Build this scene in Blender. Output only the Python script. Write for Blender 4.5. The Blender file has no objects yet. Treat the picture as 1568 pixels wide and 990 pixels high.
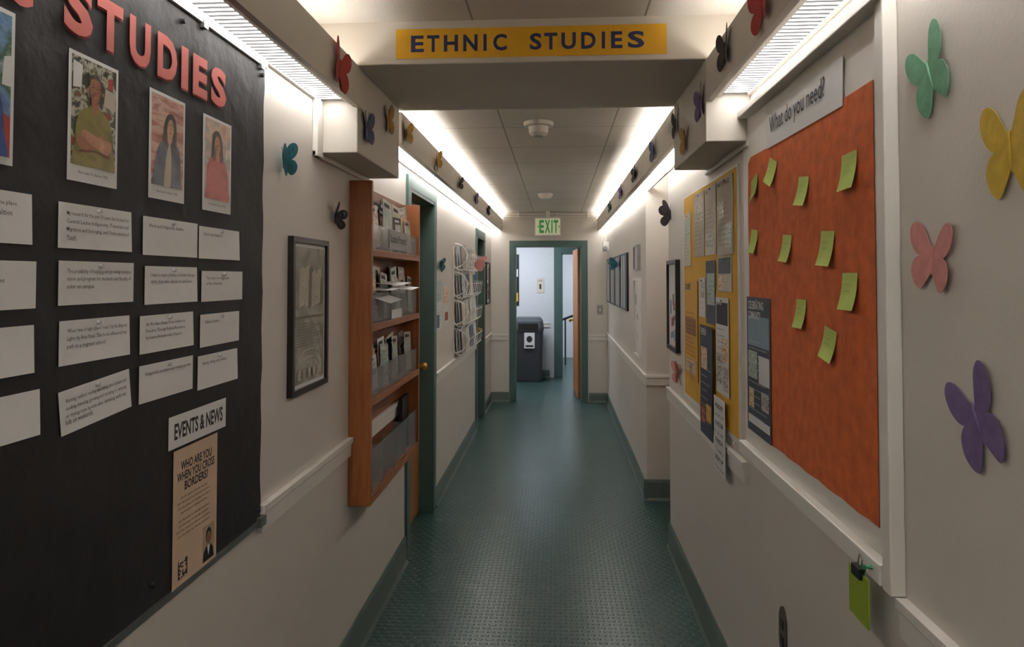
import bpy, math, random
from mathutils import Vector, Matrix
random.seed(7)
scn=bpy.context.scene
COL=bpy.context.collection
XL,XR=-.86,.67

# ------------------------------------------------------------------ materials
def lin(h):
    h=h.lstrip('#');o=[]
    for i in (0,2,4):
        v=int(h[i:i+2],16)/255.
        o.append(v/12.92 if v<=.04045 else ((v+.055)/1.055)**2.4)
    return (o[0],o[1],o[2],1)
MATS={}
def mat(name,hexc,rough=.6,metal=0.,var=.06,scale=18.,bump=0.,bscale=60.,emis=0.,trans=0.):
    if name in MATS: return MATS[name]
    m=bpy.data.materials.new(name);m.use_nodes=True
    nt=m.node_tree;N=nt.nodes;L=nt.links
    b=N['Principled BSDF']
    b.inputs['Roughness'].default_value=rough
    b.inputs['Metallic'].default_value=metal
    c=lin(hexc)
    tc=N.new('ShaderNodeTexCoord')
    nz=N.new('ShaderNodeTexNoise');nz.inputs['Scale'].default_value=scale;nz.inputs['Detail'].default_value=4
    L.new(tc.outputs['Object'],nz.inputs['Vector'])
    r=N.new('ShaderNodeValToRGB')
    r.color_ramp.elements[0].position=.3;r.color_ramp.elements[1].position=.7
    r.color_ramp.elements[0].color=tuple(x*(1-var) for x in c[:3])+(1,)
    r.color_ramp.elements[1].color=tuple(min(1,x*(1+var)) for x in c[:3])+(1,)
    L.new(nz.outputs['Fac'],r.inputs['Fac']);L.new(r.outputs['Color'],b.inputs['Base Color'])
    if bump>0:
        n2=N.new('ShaderNodeTexNoise');n2.inputs['Scale'].default_value=bscale;n2.inputs['Detail'].default_value=5
        L.new(tc.outputs['Object'],n2.inputs['Vector'])
        bp=N.new('ShaderNodeBump');bp.inputs['Strength'].default_value=bump;bp.inputs['Distance'].default_value=.01
        L.new(n2.outputs['Fac'],bp.inputs['Height']);L.new(bp.outputs['Normal'],b.inputs['Normal'])
    if emis>0:
        L.new(r.outputs['Color'],b.inputs['Emission Color']);b.inputs['Emission Strength'].default_value=emis
    MATS[name]=m
    return m
def photo_mat(name,stops,scale=22.,rough=.35,stretch=(1,1,1),dist=.4,const=False):
    """printed picture: a noise field mapped through several print colours"""
    if name in MATS: return MATS[name]
    m=bpy.data.materials.new(name);m.use_nodes=True;nt=m.node_tree;N=nt.nodes;L=nt.links;b=N['Principled BSDF']
    b.inputs['Roughness'].default_value=rough
    tc=N.new('ShaderNodeTexCoord');mp=N.new('ShaderNodeMapping');mp.inputs['Scale'].default_value=stretch
    nz=N.new('ShaderNodeTexNoise');nz.inputs['Scale'].default_value=scale;nz.inputs['Detail'].default_value=5;nz.inputs['Distortion'].default_value=dist
    r=N.new('ShaderNodeValToRGB');cr=r.color_ramp
    if const: cr.interpolation='CONSTANT'
    k=len(stops)
    cr.elements[0].position=.32;cr.elements[0].color=lin(stops[0])
    cr.elements[1].position=.68;cr.elements[1].color=lin(stops[-1])
    for i in range(1,k-1):
        e=cr.elements.new(.32+.36*i/(k-1));e.color=lin(stops[i])
    L.new(tc.outputs['Object'],mp.inputs['Vector']);L.new(mp.outputs['Vector'],nz.inputs['Vector'])
    L.new(nz.outputs['Fac'],r.inputs['Fac']);L.new(r.outputs['Color'],b.inputs['Base Color'])
    MATS[name]=m
    return m
WALL=mat('wall_paint','#c8c1b9',.5,var=.02,scale=3,bump=.06,bscale=90)
WHITE=mat('trim_white','#d9d4cd',.4,var=.02)
SOFF=mat('soffit_paint','#c4bdb2',.55,var=.03,scale=4)
GREEN=mat('door_frame_green','#48625d',.4,var=.04)
BASE=mat('rubber_base','#5a6862',.4,var=.06)
PAPER=mat('paper_white','#d2d1d0',.8,var=.015,scale=40)
INK=mat('ink_black','#222226',.7)
BLACK=mat('black_satin','#151515',.4)
BLKPAPER=mat('black_craft_paper','#1b191b',.62,var=.2,scale=5,bump=1.,bscale=6)
ALU=mat('aluminium','#9a9a98',.35,metal=.9)
SALMON=mat('salmon_card','#c76b62',.7)
ORANGE=mat('orange_craft_paper','#c8602a',.8,var=.17,scale=26,bump=.35,bscale=16)
YELLOW=mat('yellow_craft_paper','#d2a22e',.75)
BANNER=mat('yellow_banner','#dca61e',.7)
NAVY=mat('navy_letters','#27305e',.7)
NOTE=mat('lime_note','#afc062',.8)
NOTE2=mat('lime_note_shade','#9cae50',.8)
BRASS=mat('brass','#c79c4a',.35,metal=.8)
DARKGREY=mat('dark_grey_plastic','#34373b',.45)
GLASS=mat('picture_glass','#7d7c74',.12,var=.05)

def wood(name,c1,c2,axis='Z'):
    m=bpy.data.materials.new(name);m.use_nodes=True;nt=m.node_tree;N=nt.nodes;L=nt.links;b=N['Principled BSDF']
    b.inputs['Roughness'].default_value=.45
    tc=N.new('ShaderNodeTexCoord');mp=N.new('ShaderNodeMapping')
    mp.inputs['Scale'].default_value=(14,14,1.2) if axis=='Z' else (14,1.2,14)
    nz=N.new('ShaderNodeTexNoise');nz.inputs['Scale'].default_value=4;nz.inputs['Detail'].default_value=8;nz.inputs['Distortion'].default_value=.6
    r=N.new('ShaderNodeValToRGB');r.color_ramp.elements[0].color=lin(c1);r.color_ramp.elements[1].color=lin(c2)
    r.color_ramp.elements[0].position=.35;r.color_ramp.elements[1].position=.68
    L.new(tc.outputs['Object'],mp.inputs['Vector']);L.new(mp.outputs['Vector'],nz.inputs['Vector'])
    L.new(nz.outputs['Fac'],r.inputs['Fac']);L.new(r.outputs['Color'],b.inputs['Base Color'])
    return m
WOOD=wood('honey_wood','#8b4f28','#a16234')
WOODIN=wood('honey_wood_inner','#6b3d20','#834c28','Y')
DOORWOOD=wood('door_wood','#8f5c30','#a87240')

def floor_mat():
    m=bpy.data.materials.new('studded_rubber');m.use_nodes=True;nt=m.node_tree;N=nt.nodes;L=nt.links;b=N['Principled BSDF']
    tc=N.new('ShaderNodeTexCoord')
    sp=N.new('ShaderNodeSeparateXYZ');L.new(tc.outputs['Object'],sp.inputs[0])
    def M(op,a,bb=None,cc=None):
        n=N.new('ShaderNodeMath');n.operation=op
        for i,v in enumerate((a,bb,cc)):
            if v is None: continue
            if isinstance(v,(int,float)): n.inputs[i].default_value=v
            else: L.new(v,n.inputs[i])
        return n.outputs[0]
    ry=M('DIVIDE',sp.outputs['Y'],.034)
    row=M('FLOOR',ry)
    off=M('MULTIPLY',M('MODULO',row,2.0),.5)
    rx=M('ADD',M('DIVIDE',sp.outputs['X'],.050),off)
    fx=M('ABSOLUTE',M('SUBTRACT',M('FRACT',rx),.5))
    fy=M('ABSOLUTE',M('SUBTRACT',M('FRACT',ry),.5))
    d=M('ADD',M('POWER',M('MULTIPLY',fx,3.0),4.0),M('POWER',M('MULTIPLY',fy,3.6),4.0))
    h=N.new('ShaderNodeMapRange');h.inputs[1].default_value=.3;h.inputs[2].default_value=1.6;h.inputs[3].default_value=1;h.inputs[4].default_value=0
    L.new(d,h.inputs[0])
    bp=N.new('ShaderNodeBump');bp.inputs['Strength'].default_value=1.;bp.inputs['Distance'].default_value=.0035
    L.new(h.outputs[0],bp.inputs['Height']);L.new(bp.outputs['Normal'],b.inputs['Normal'])
    nz=N.new('ShaderNodeTexNoise');nz.inputs['Scale'].default_value=1.6;nz.inputs['Detail'].default_value=3
    L.new(tc.outputs['Object'],nz.inputs['Vector'])
    r=N.new('ShaderNodeValToRGB');r.color_ramp.elements[0].color=lin('#243f3c');r.color_ramp.elements[1].color=lin('#284643')
    r.color_ramp.elements[0].position=.3;r.color_ramp.elements[1].position=.7
    L.new(nz.outputs['Fac'],r.inputs['Fac'])
    L.new(r.outputs['Color'],b.inputs['Base Color'])
    b.inputs['Roughness'].default_value=.29
    return m
FLOOR=floor_mat()
def ceil_mat():
    m=bpy.data.materials.new('acoustic_tile');m.use_nodes=True;nt=m.node_tree;N=nt.nodes;L=nt.links;b=N['Principled BSDF']
    b.inputs['Roughness'].default_value=.8
    tc=N.new('ShaderNodeTexCoord');mp=N.new('ShaderNodeMapping');mp.inputs['Location'].default_value=(.30,.28,0)
    L.new(tc.outputs['Object'],mp.inputs['Vector'])
    br=N.new('ShaderNodeTexBrick');br.offset=0;br.inputs['Scale'].default_value=1
    br.inputs['Mortar Size'].default_value=.004;br.inputs['Brick Width'].default_value=.61;br.inputs['Row Height'].default_value=.61
    br.inputs['Color1'].default_value=lin('#cfcac2');br.inputs['Color2'].default_value=lin('#c9c4bc');br.inputs['Mortar'].default_value=lin('#8d8880')
    L.new(mp.outputs['Vector'],br.inputs['Vector'])
    nz=N.new('ShaderNodeTexNoise');nz.inputs['Scale'].default_value=110;nz.inputs['Detail'].default_value=3
    L.new(tc.outputs['Object'],nz.inputs['Vector'])
    bp=N.new('ShaderNodeBump');bp.inputs['Strength'].default_value=.5;bp.inputs['Distance'].default_value=.004
    L.new(nz.outputs['Fac'],bp.inputs['Height']);L.new(bp.outputs['Normal'],b.inputs['Normal'])
    L.new(br.outputs['Color'],b.inputs['Base Color'])
    return m
CEIL=ceil_mat()
def lamp_mat(name,col,st,rib=False):
    m=bpy.data.materials.new(name);m.use_nodes=True;nt=m.node_tree;N=nt.nodes;L=nt.links
    for n in list(N): N.remove(n)
    e=N.new('ShaderNodeEmission');o=N.new('ShaderNodeOutputMaterial');e.inputs['Color'].default_value=col
    e.inputs['Strength'].default_value=st;L.new(e.outputs[0],o.inputs[0])
    if rib:
        tc=N.new('ShaderNodeTexCoord');w=N.new('ShaderNodeTexWave');w.bands_direction='Y';w.inputs['Scale'].default_value=12
        L.new(tc.outputs['Object'],w.inputs['Vector'])
        mr=N.new('ShaderNodeMapRange');mr.inputs[1].default_value=.5;mr.inputs[2].default_value=1.;mr.inputs[3].default_value=.36;mr.inputs[4].default_value=st*3.
        L.new(w.outputs['Fac'],mr.inputs[0]);L.new(mr.outputs[0],e.inputs['Strength'])
    return m
LENS=lamp_mat('ribbed_lens',(1,.965,.92,1),10.,True)
LENSF=lamp_mat('ribbed_lens_far',(1,.965,.92,1),12.,True)
TUBE=lamp_mat('cove_tube',(1,.965,.92,1),40.)
TUBE2=lamp_mat('cove_tube_near',(1,.95,.89,1),20.)
COOL=lamp_mat('cool_panel',(.84,.91,1,1),24.)

# ------------------------------------------------------------------ mesh builder
class MB:
    def __init__(s): s.v=[];s.f=[];s.m=[];s.mats=[]
    def mi(s,m):
        if m not in s.mats: s.mats.append(m)
        return s.mats.index(m)
    def poly(s,pts,m):
        n=len(s.v);s.v+= [tuple(p) for p in pts];s.f.append(tuple(range(n,n+len(pts))));s.m.append(s.mi(m));return s
    def box(s,x0,x1,y0,y1,z0,z1,m):
        x0,x1=sorted((x0,x1));y0,y1=sorted((y0,y1));z0,z1=sorted((z0,z1))
        n=len(s.v)
        s.v+=[(x0,y0,z0),(x1,y0,z0),(x1,y1,z0),(x0,y1,z0),(x0,y0,z1),(x1,y0,z1),(x1,y1,z1),(x0,y1,z1)]
        for f in ((0,3,2,1),(4,5,6,7),(0,1,5,4),(1,2,6,5),(2,3,7,6),(3,0,4,7)):
            s.f.append(tuple(n+i for i in f));s.m.append(s.mi(m))
        return s
    def prism(s,pts,off,m):
        n=len(s.v);k=len(pts);off=Vector(off)
        s.v+=[tuple(p) for p in pts]+[tuple(Vector(p)+off) for p in pts]
        i=s.mi(m)
        s.f.append(tuple(range(n,n+k)));s.m.append(i)
        s.f.append(tuple(range(n+2*k-1,n+k-1,-1)));s.m.append(i)
        for a in range(k):
            b=(a+1)%k;s.f.append((n+b,n+a,n+k+a,n+k+b));s.m.append(i)
        return s
    def tube(s,path,r,m,seg=8,closed=False):
        P=[Vector(p) for p in path];i=s.mi(m);n=len(s.v);K=len(P)
        for a in range(K):
            if closed: t=P[(a+1)%K]-P[a-1]
            else: t=P[min(a+1,K-1)]-P[max(a-1,0)]
            t.normalize()
            ref=Vector((0,0,1)) if abs(t.z)<.9 else Vector((1,0,0))
            q=t.cross(ref).normalized();w=t.cross(q)
            rr=r[a] if isinstance(r,(list,tuple)) else r
            for j in range(seg):
                an=2*math.pi*j/seg;s.v.append(tuple(P[a]+q*math.cos(an)*rr+w*math.sin(an)*rr))
        for a in range(K if closed else K-1):
            b=(a+1)%K
            for j in range(seg):
                j2=(j+1)%seg
                s.f.append((n+a*seg+j,n+a*seg+j2,n+b*seg+j2,n+b*seg+j));s.m.append(i)
        if not closed:
            s.f.append(tuple(n+j for j in range(seg))[::-1]);s.m.append(i)
            s.f.append(tuple(n+(K-1)*seg+j for j in range(seg)));s.m.append(i)
        return s
    def obj(s,name,bevel=0,smooth=False,parent=None):
        me=bpy.data.meshes.new(name)
        c=Vector((0,0,0))
        if s.v:
            lo=Vector([min(v[i] for v in s.v) for i in range(3)]);hi=Vector([max(v[i] for v in s.v) for i in range(3)])
            c=(lo+hi)/2
        if name in ('floor',) or name.startswith('ceiling'): c=Vector((0,0,0))
        me.from_pydata([tuple(Vector(v)-c) for v in s.v],[],s.f)
        for m in s.mats: me.materials.append(m)
        for p,i in zip(me.polygons,s.m): p.material_index=i;p.use_smooth=smooth
        me.update()
        o=bpy.data.objects.new(name,me);COL.objects.link(o);o.location=c
        if bevel:
            b=o.modifiers.new('bevel','BEVEL');b.width=bevel;b.segments=2;b.limit_method='ANGLE'
        if parent: o.parent=parent
        return o

_tc={}
def text_geo(body,bold):
    k=(body,bold)
    if k in _tc: return _tc[k]
    cu=bpy.data.curves.new('t','FONT');cu.body=body;cu.size=1;cu.offset=bold;cu.resolution_u=3 if len(body)<20 else 1
    cu.fill_mode='FRONT'
    ob=bpy.data.objects.new('t',cu);COL.objects.link(ob)
    bpy.context.view_layer.update()
    me=bpy.data.meshes.new_from_object(ob.evaluated_get(bpy.context.evaluated_depsgraph_get()))
    V=[tuple(v.co) for v in me.vertices];F=[tuple(p.vertices) for p in me.polygons]
    bpy.data.objects.remove(ob);bpy.data.meshes.remove(me);bpy.data.curves.remove(cu)
    x0=min(v[0] for v in V);x1=max(v[0] for v in V);y0=min(v[1] for v in V);y1=max(v[1] for v in V)
    _tc[k]=(V,F,x0,x1,y0,y1);return _tc[k]

class Surf:
    """a real surface: P(u,z,d), d = distance proud of it.  reading direction +1/-1 along u.
    k rescales wall-plane measurements (taken about eye height 1.6) for boards standing proud of the wall"""
    def __init__(s,kind,pos,k=1.): s.k=kind;s.p=pos;s.dir=-1 if kind=='R' else 1;s.q=k
    def P(s,u,z,d=0):
        u=u*s.q;z=1.6+(z-1.6)*s.q
        if s.k=='L': return (s.p+d,u,z)
        if s.k=='R': return (s.p-d,u,z)
        return (u,s.p-d,z)
    def n(s): return Vector({'L':(1,0,0),'R':(-1,0,0),'F':(0,-1,0)}[s.k])
LW=Surf('L',XL);RW=Surf('R',XR);RF=Surf('R',.645)
def sheet(mb,S,u0,u1,z0,z1,d,m,t=.0012,rot=0,sk=0):
    cu,cz=(u0+u1)/2,(z0+z1)/2
    pts=[(u0,z0),(u1,z0+sk),(u1,z1+sk),(u0,z1)]
    q=[]
    for u,z in pts:
        du,dz=u-cu,z-cz
        if rot: du,dz=du*math.cos(rot)-dz*math.sin(rot),du*math.sin(rot)+dz*math.cos(rot)
        q.append((cu+du,cz+dz))
    P=[S.P(u,z,d+t) for u,z in q]
    mb.prism(P,-S.n()*t,m);return mb
def txt(mb,S,body,u0,u1,z0,z1,d,m,bold=0.,fit=True,rot=0):
    V,F,x0,x1,y0,y1=text_geo(body,bold)
    n=len(mb.v);i=mb.mi(m)
    sx=(u1-u0)/(x1-x0);sz=(z1-z0)/(y1-y0)
    if not fit:
        k=min(abs(sx),sz);sx=math.copysign(k,sx);sz=k
    cu,cz=(u0+u1)/2,(z0+z1)/2
    for x,y,_ in V:
        du,dz=u0+(x-x0)*sx-cu, z1-(y1-y)*sz-cz
        if rot: du,dz=du*math.cos(rot)-dz*math.sin(rot),du*math.sin(rot)+dz*math.cos(rot)
        mb.v.append(S.P(cu+du,cz+dz,d))
    for f in F: mb.f.append(tuple(n+j for j in f));mb.m.append(i)
def ell(mb,S,u,z,ru,rz,d,m,n=18,a0=0,a1=2*math.pi):
    mb.poly([S.P(u+S.dir*ru*math.cos(a0+(a1-a0)*j/n),z+rz*math.sin(a0+(a1-a0)*j/n),d) for j in range(n if a1-a0>6.2 else n+1)],m)
def catmull(P,n=5):
    out=[];K=len(P)
    for i in range(K):
        p0,p1,p2,p3=[Vector(P[(i+j-1)%K]) for j in range(4)]
        for k in range(n):
            t=k/n;out.append(.5*((2*p1)+(-p0+p2)*t+(2*p0-5*p1+4*p2-p3)*t*t+(-p0+3*p1-3*p2+p3)*t*t*t))
    return out

# ------------------------------------------------------------------ room shell
def B(name,boxes,m,bevel=0):
    mb=MB()
    for b in boxes: mb.box(*b[:6],b[6] if len(b)>6 else m)
    return mb.obj(name,bevel)
CN,CF=2.52,2.45
B('floor',[(-1.9,1.9,-2.2,15,-.1,0)],FLOOR)
B('ceiling_near',[(-.86,.67,-2.2,2.5,CN,CN+.08)],CEIL)
B('ceiling_far',[(-1.1,1.25,3.2,9.25,CF,CF+.08)],CEIL)
D1=(4.07,4.88);D2=(7.53,8.27)
B('wall_left',[(-1.01,XL,-2.2,D1[0],0,2.6),(-1.01,XL,D1[0],D1[1],2.12,2.6),(-1.01,XL,D1[1],D2[0],0,2.6),(-1.01,XL,D2[0],D2[1],2.05,2.6),(-1.01,XL,D2[1],9.25,0,2.6)],WALL)
B('wall_right',[(XR,1.2,-2.2,4.32,0,2.6)],WALL)
B('wall_right_recess',[(1.15,1.25,4.32,5.22,0,2.6)],WALL)
B('wall_right_far',[(.645,1.2,5.22,9.25,0,2.6)],WALL)
B('wall_back',[(-1.01,1.2,-2.3,-2.2,0,2.6)],WALL)
B('wall_end',[(-1.9,-.56,9.25,9.40,0,2.6),(.335,1.9,9.25,9.40,0,2.6),(-.56,.335,9.25,9.40,2.03,2.6)],WALL)
VW=mat('vestibule_paint','#c9cbd0',.6,var=.02)
B('wall_vestibule_left',[(-1.9,-1.75,9.4,15,0,2.6)],VW)
B('wall_vestibule_right',[(1.75,1.9,9.4,15,0,2.6)],VW)
B('wall_vestibule_back',[(-1.75,-.05,11.5,11.62,0,2.6),(.95,1.75,11.5,11.62,0,2.6),(-.05,.95,11.5,11.62,2.05,2.6)],VW)
B('wall_stairwell',[(-1.9,1.9,14.4,14.5,0,2.6)],VW)
B('ceiling_vestibule',[(-1.9,1.9,9.25,14.5,2.5,2.6)],CEIL)

def rail(name,S,u0,u1,zt,h=.075,d=.022):
    mb=MB()
    prof=[(0,zt-h),(d*.6,zt-h),(d*.7,zt-h*.35),(d,zt-h*.25),(d,zt),(0,zt)]
    P=[S.P(u0,z,dd) for dd,z in prof]
    mb.prism(P,Vector(S.P(u1,0,0))-Vector(S.P(u0,0,0)),WHITE);return mb.obj(name)
rail('trim_1',LW,2.012,4.0,.945);rail('trim_2',LW,4.965,7.45,.93);rail('trim_3',LW,8.35,9.25,.89)
rail('trim_4',RW,-2.0,1.429,.985);rail('trim_5',RW,2.562,4.33,.95);rail('trim_6',RF,5.2,9.25,.90)
EW=Surf('F',9.25)
rail('trim_7',EW,-.86,-.625,.87);rail('trim_8',EW,.405,.645,.87)
CW=Surf('F',5.22)
rail('trim_9',CW,.645,1.15,.90)
VB=Surf('F',11.5)
rail('trim_10',VB,-1.7,-.12,.88)
def base(name,S,u0,u1,h=.15):
    mb=MB();prof=[(0,0.001),(.024,.001),(.014,.02),(.011,h-.02),(.006,h),(0,h)]
    mb.prism([S.P(u0,z,dd) for dd,z in prof],Vector(S.P(u1,0,0))-Vector(S.P(u0,0,0)),BASE);return mb.obj(name)
base('baseboard_left',LW,-2.2,4.0);base('baseboard_left',LW,4.965,7.45,.12);base('baseboard_left',LW,8.35,9.25,.12)
base('baseboard_right',RW,-2.2,4.33);base('baseboard_right',RF,5.2,9.25,.12);base('baseboard_right',CW,.62,1.15,.15)
base('baseboard_end',EW,-.86,-.625,.12);base('baseboard_end',EW,.405,.645,.12);base('baseboard_vestibule',VB,-1.7,-.12,.12)

B('beam_overhead',[(XL,XR,2.5,3.2,2.365,2.6)],SOFF,.004)
B('beam_drop_left',[(XL,-.715,2.5,3.17,2.05,2.3655),(XL,XL+.02,2.44,2.5,2.03,2.235,WHITE),(XL,XL+.015,2.44,3.2,2.03,2.05,WHITE)],SOFF,.003)
B('beam_drop_right',[(.518,XR,2.5,3.17,2.075,2.3655),(XR,XR-.015,2.49,3.2,2.055,2.075,WHITE)],SOFF,.003)
def valance(name,side,y0,y1,tube,lens):
    mb=MB()
    if side<0: xi,xw=-.71,XL
    else: xi,xw=.52,XR
    mb.box(xi,xi+side*.02,y0,y1,2.215,2.36,SOFF)
    xa,xb=xi+side*.02,xw
    mb.box(xa,xb,y0,y1,2.255,2.275,WHITE)
    mb.box(xa+side*.03,xb-side*.012,y0+.02,y1-.02,2.238,2.2549,lens)
    mb.box(xa,xa+side*.03,y0,y1,2.232,2.2549,WHITE);mb.box(xb-side*.012,xb,y0,y1,2.232,2.2549,WHITE)
    y=y0+1.2
    while y<y1-.3:
        mb.box(xa+side*.03,xb-side*.012,y-.012,y+.012,2.234,2.2549,WHITE);y+=1.22
    xm=(xa+xb)/2
    y=y0+.05
    while y<y1-.2:
        e=min(y+1.2,y1-.03)
        mb.tube([(xm,y,2.31),(xm,e,2.31)],.014,tube)
        mb.box(xm-.02,xm+.02,y-.015,y,2.2751,2.33,WHITE);mb.box(xm-.02,xm+.02,e,e+.015,2.2751,2.33,WHITE)
        y=e+.06
    return mb.obj(name)
valance('fluorescent_light_valance',-1,-2.1,2.498,TUBE2,LENS);valance('fluorescent_light_valance',1,-2.1,2.498,TUBE2,LENS)
valance('fluorescent_light_valance',-1,3.202,9.24,TUBE,LENSF);valance('fluorescent_light_valance',1,3.202,9.24,TUBE,LENSF)

def casing(name,S,a,b,zt,w=.085,depth=.11,t=.016):
    mb=MB()
    def bx(u0,u1,z0,z1,d0,d1):
        p=S.P(u0,z0,d0);q=S.P(u1,z1,d1);mb.box(p[0],q[0],p[1],q[1],p[2],q[2],GREEN)
    bx(a-w,a,0.001,zt+w,0,t);bx(b,b+w,0.001,zt+w,0,t);bx(a,b,zt,zt+w,0,t)
    bx(a-.001,a+.02,0.001,zt,-depth-.03,t*.9);bx(b-.02,b+.001,0.001,zt,-depth-.03,t*.9);bx(a,b,zt-.02,zt+.001,-depth-.03,t*.9)
    return mb.obj(name,.002)
casing('door_frame',LW,D1[0],D1[1],2.12,.075)
casing('door_frame',LW,D2[0],D2[1],2.05,.075)
casing('door_frame',EW,-.555,.33,2.02,.065)
casing('door_frame',VB,.07,.9,2.0,.12)
def door(name,hinge,ang,w,h):
    e=bpy.data.objects.new(name,None);COL.objects.link(e)
    mb=MB();mb.box(0,w,-.02,.02,.01,h,DOORWOOD)
    leaf=mb.obj('leaf',.003);leaf.parent=e
    k=MB()
    for sgn in (1,-1):
        k.box(w-.085,w-.04,sgn*.02,sgn*.024,.93,1.11,BRASS)
        k.tube([(w-.062,sgn*.022,1.0),(w-.062,sgn*.05,1.0),(w-.062,sgn*.055,1.0),(w-.062,sgn*.075,1.0),(w-.062,sgn*.085,1.0)],[.011,.011,.026,.028,.014],BRASS,14)
    ko=k.obj('knob',0,True);ko.parent=e
    e.location=hinge;e.rotation_euler=(0,0,ang)
    return e
door('door_1',(-.965,4.09,0),math.pi/2,.77,2.095)
door('door_2',(-.965,7.55,0),math.pi/2,.70,2.025)
door('door_3',(.290,9.41,0),math.radians(93),.83,1.99)
door('door_4',(1.125,4.36,0),math.pi/2,.80,2.05)

# ------------------------------------------------------------------ ETHNIC STUDIES banner
BF=Surf('F',2.5)
mb=MB();sheet(mb,BF,-.577,.385,2.385,2.492,.001,BANNER)
px=[('E',630,650),('T',655,674),('H',681,703),('N',711,733),('I',742,747),('C',757,778),('S',813,831),('T',835,855),('U',861,883),('D',891,913),('I',922,927),('E',936,953),('S',961,986)]
for ch,a,b in px:
    txt(mb,BF,ch,-.575+(a-607)*.962/413,-.575+(b-607)*.962/413,2.408,2.468,.0026,NAVY,.03)
mb.obj('ethnic_studies_banner')

# ------------------------------------------------------------------ left notice board
mb=MB()
mb.box(XL,XL+.012,.2,1.985,.92,2.21,BLACK)
n=24;pts=[]
for i in range(n+1):
    z=.915+(2.206-.915)*i/n
    pts.append((XL+.0145,1.995+.004*math.sin(i*1.7)-.004*random.random(),z))
pts+= [(XL+.0145,.2,2.206),(XL+.0145,.2,.915)]
mb.prism(pts,(-.0015,0,0),BLKPAPER)
mb.box(XL,XL+.022,.2,2.0,2.207,2.231,WHITE)
mb.box(XL,XL+.02,.2,1.997,.900,.914,ALU)
mb.box(XL,XL+.028,1.97,2.008,.897,.922,ALU)
for yy in (.9,1.3,1.62,1.95): mb.box(XL+.014,XL+.026,yy,yy+.02,2.195,2.212,ALU)
for yy,zz in ((1.45,.96),(1.97,.945),(1.97,2.18),(1.54,2.18),(1.0,1.15)): mb.tube([(XL+.015,yy,zz),(XL+.024,yy,zz)],.006,INK,8)
mb.obj('bulletin_board')
LB=Surf('L',XL+.0146,.983)
mb=MB()
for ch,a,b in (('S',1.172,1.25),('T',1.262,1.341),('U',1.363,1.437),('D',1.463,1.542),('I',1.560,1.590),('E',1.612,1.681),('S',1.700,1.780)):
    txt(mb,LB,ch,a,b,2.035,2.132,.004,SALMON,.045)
    txt(mb,LB,ch,a+.003,b+.003,2.031,2.128,.0015,mat('salmon_letter_shadow','#8d3a36',.7),.045)  # darker offset copy paints the shadow outline of the letters
for ch,a,b in (('C',1.03,1.10),('I',.99,1.01)):
    txt(mb,LB,ch,a,b,2.035,2.132,.004,SALMON,.045)
mb.obj('studies_lettering')

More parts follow.
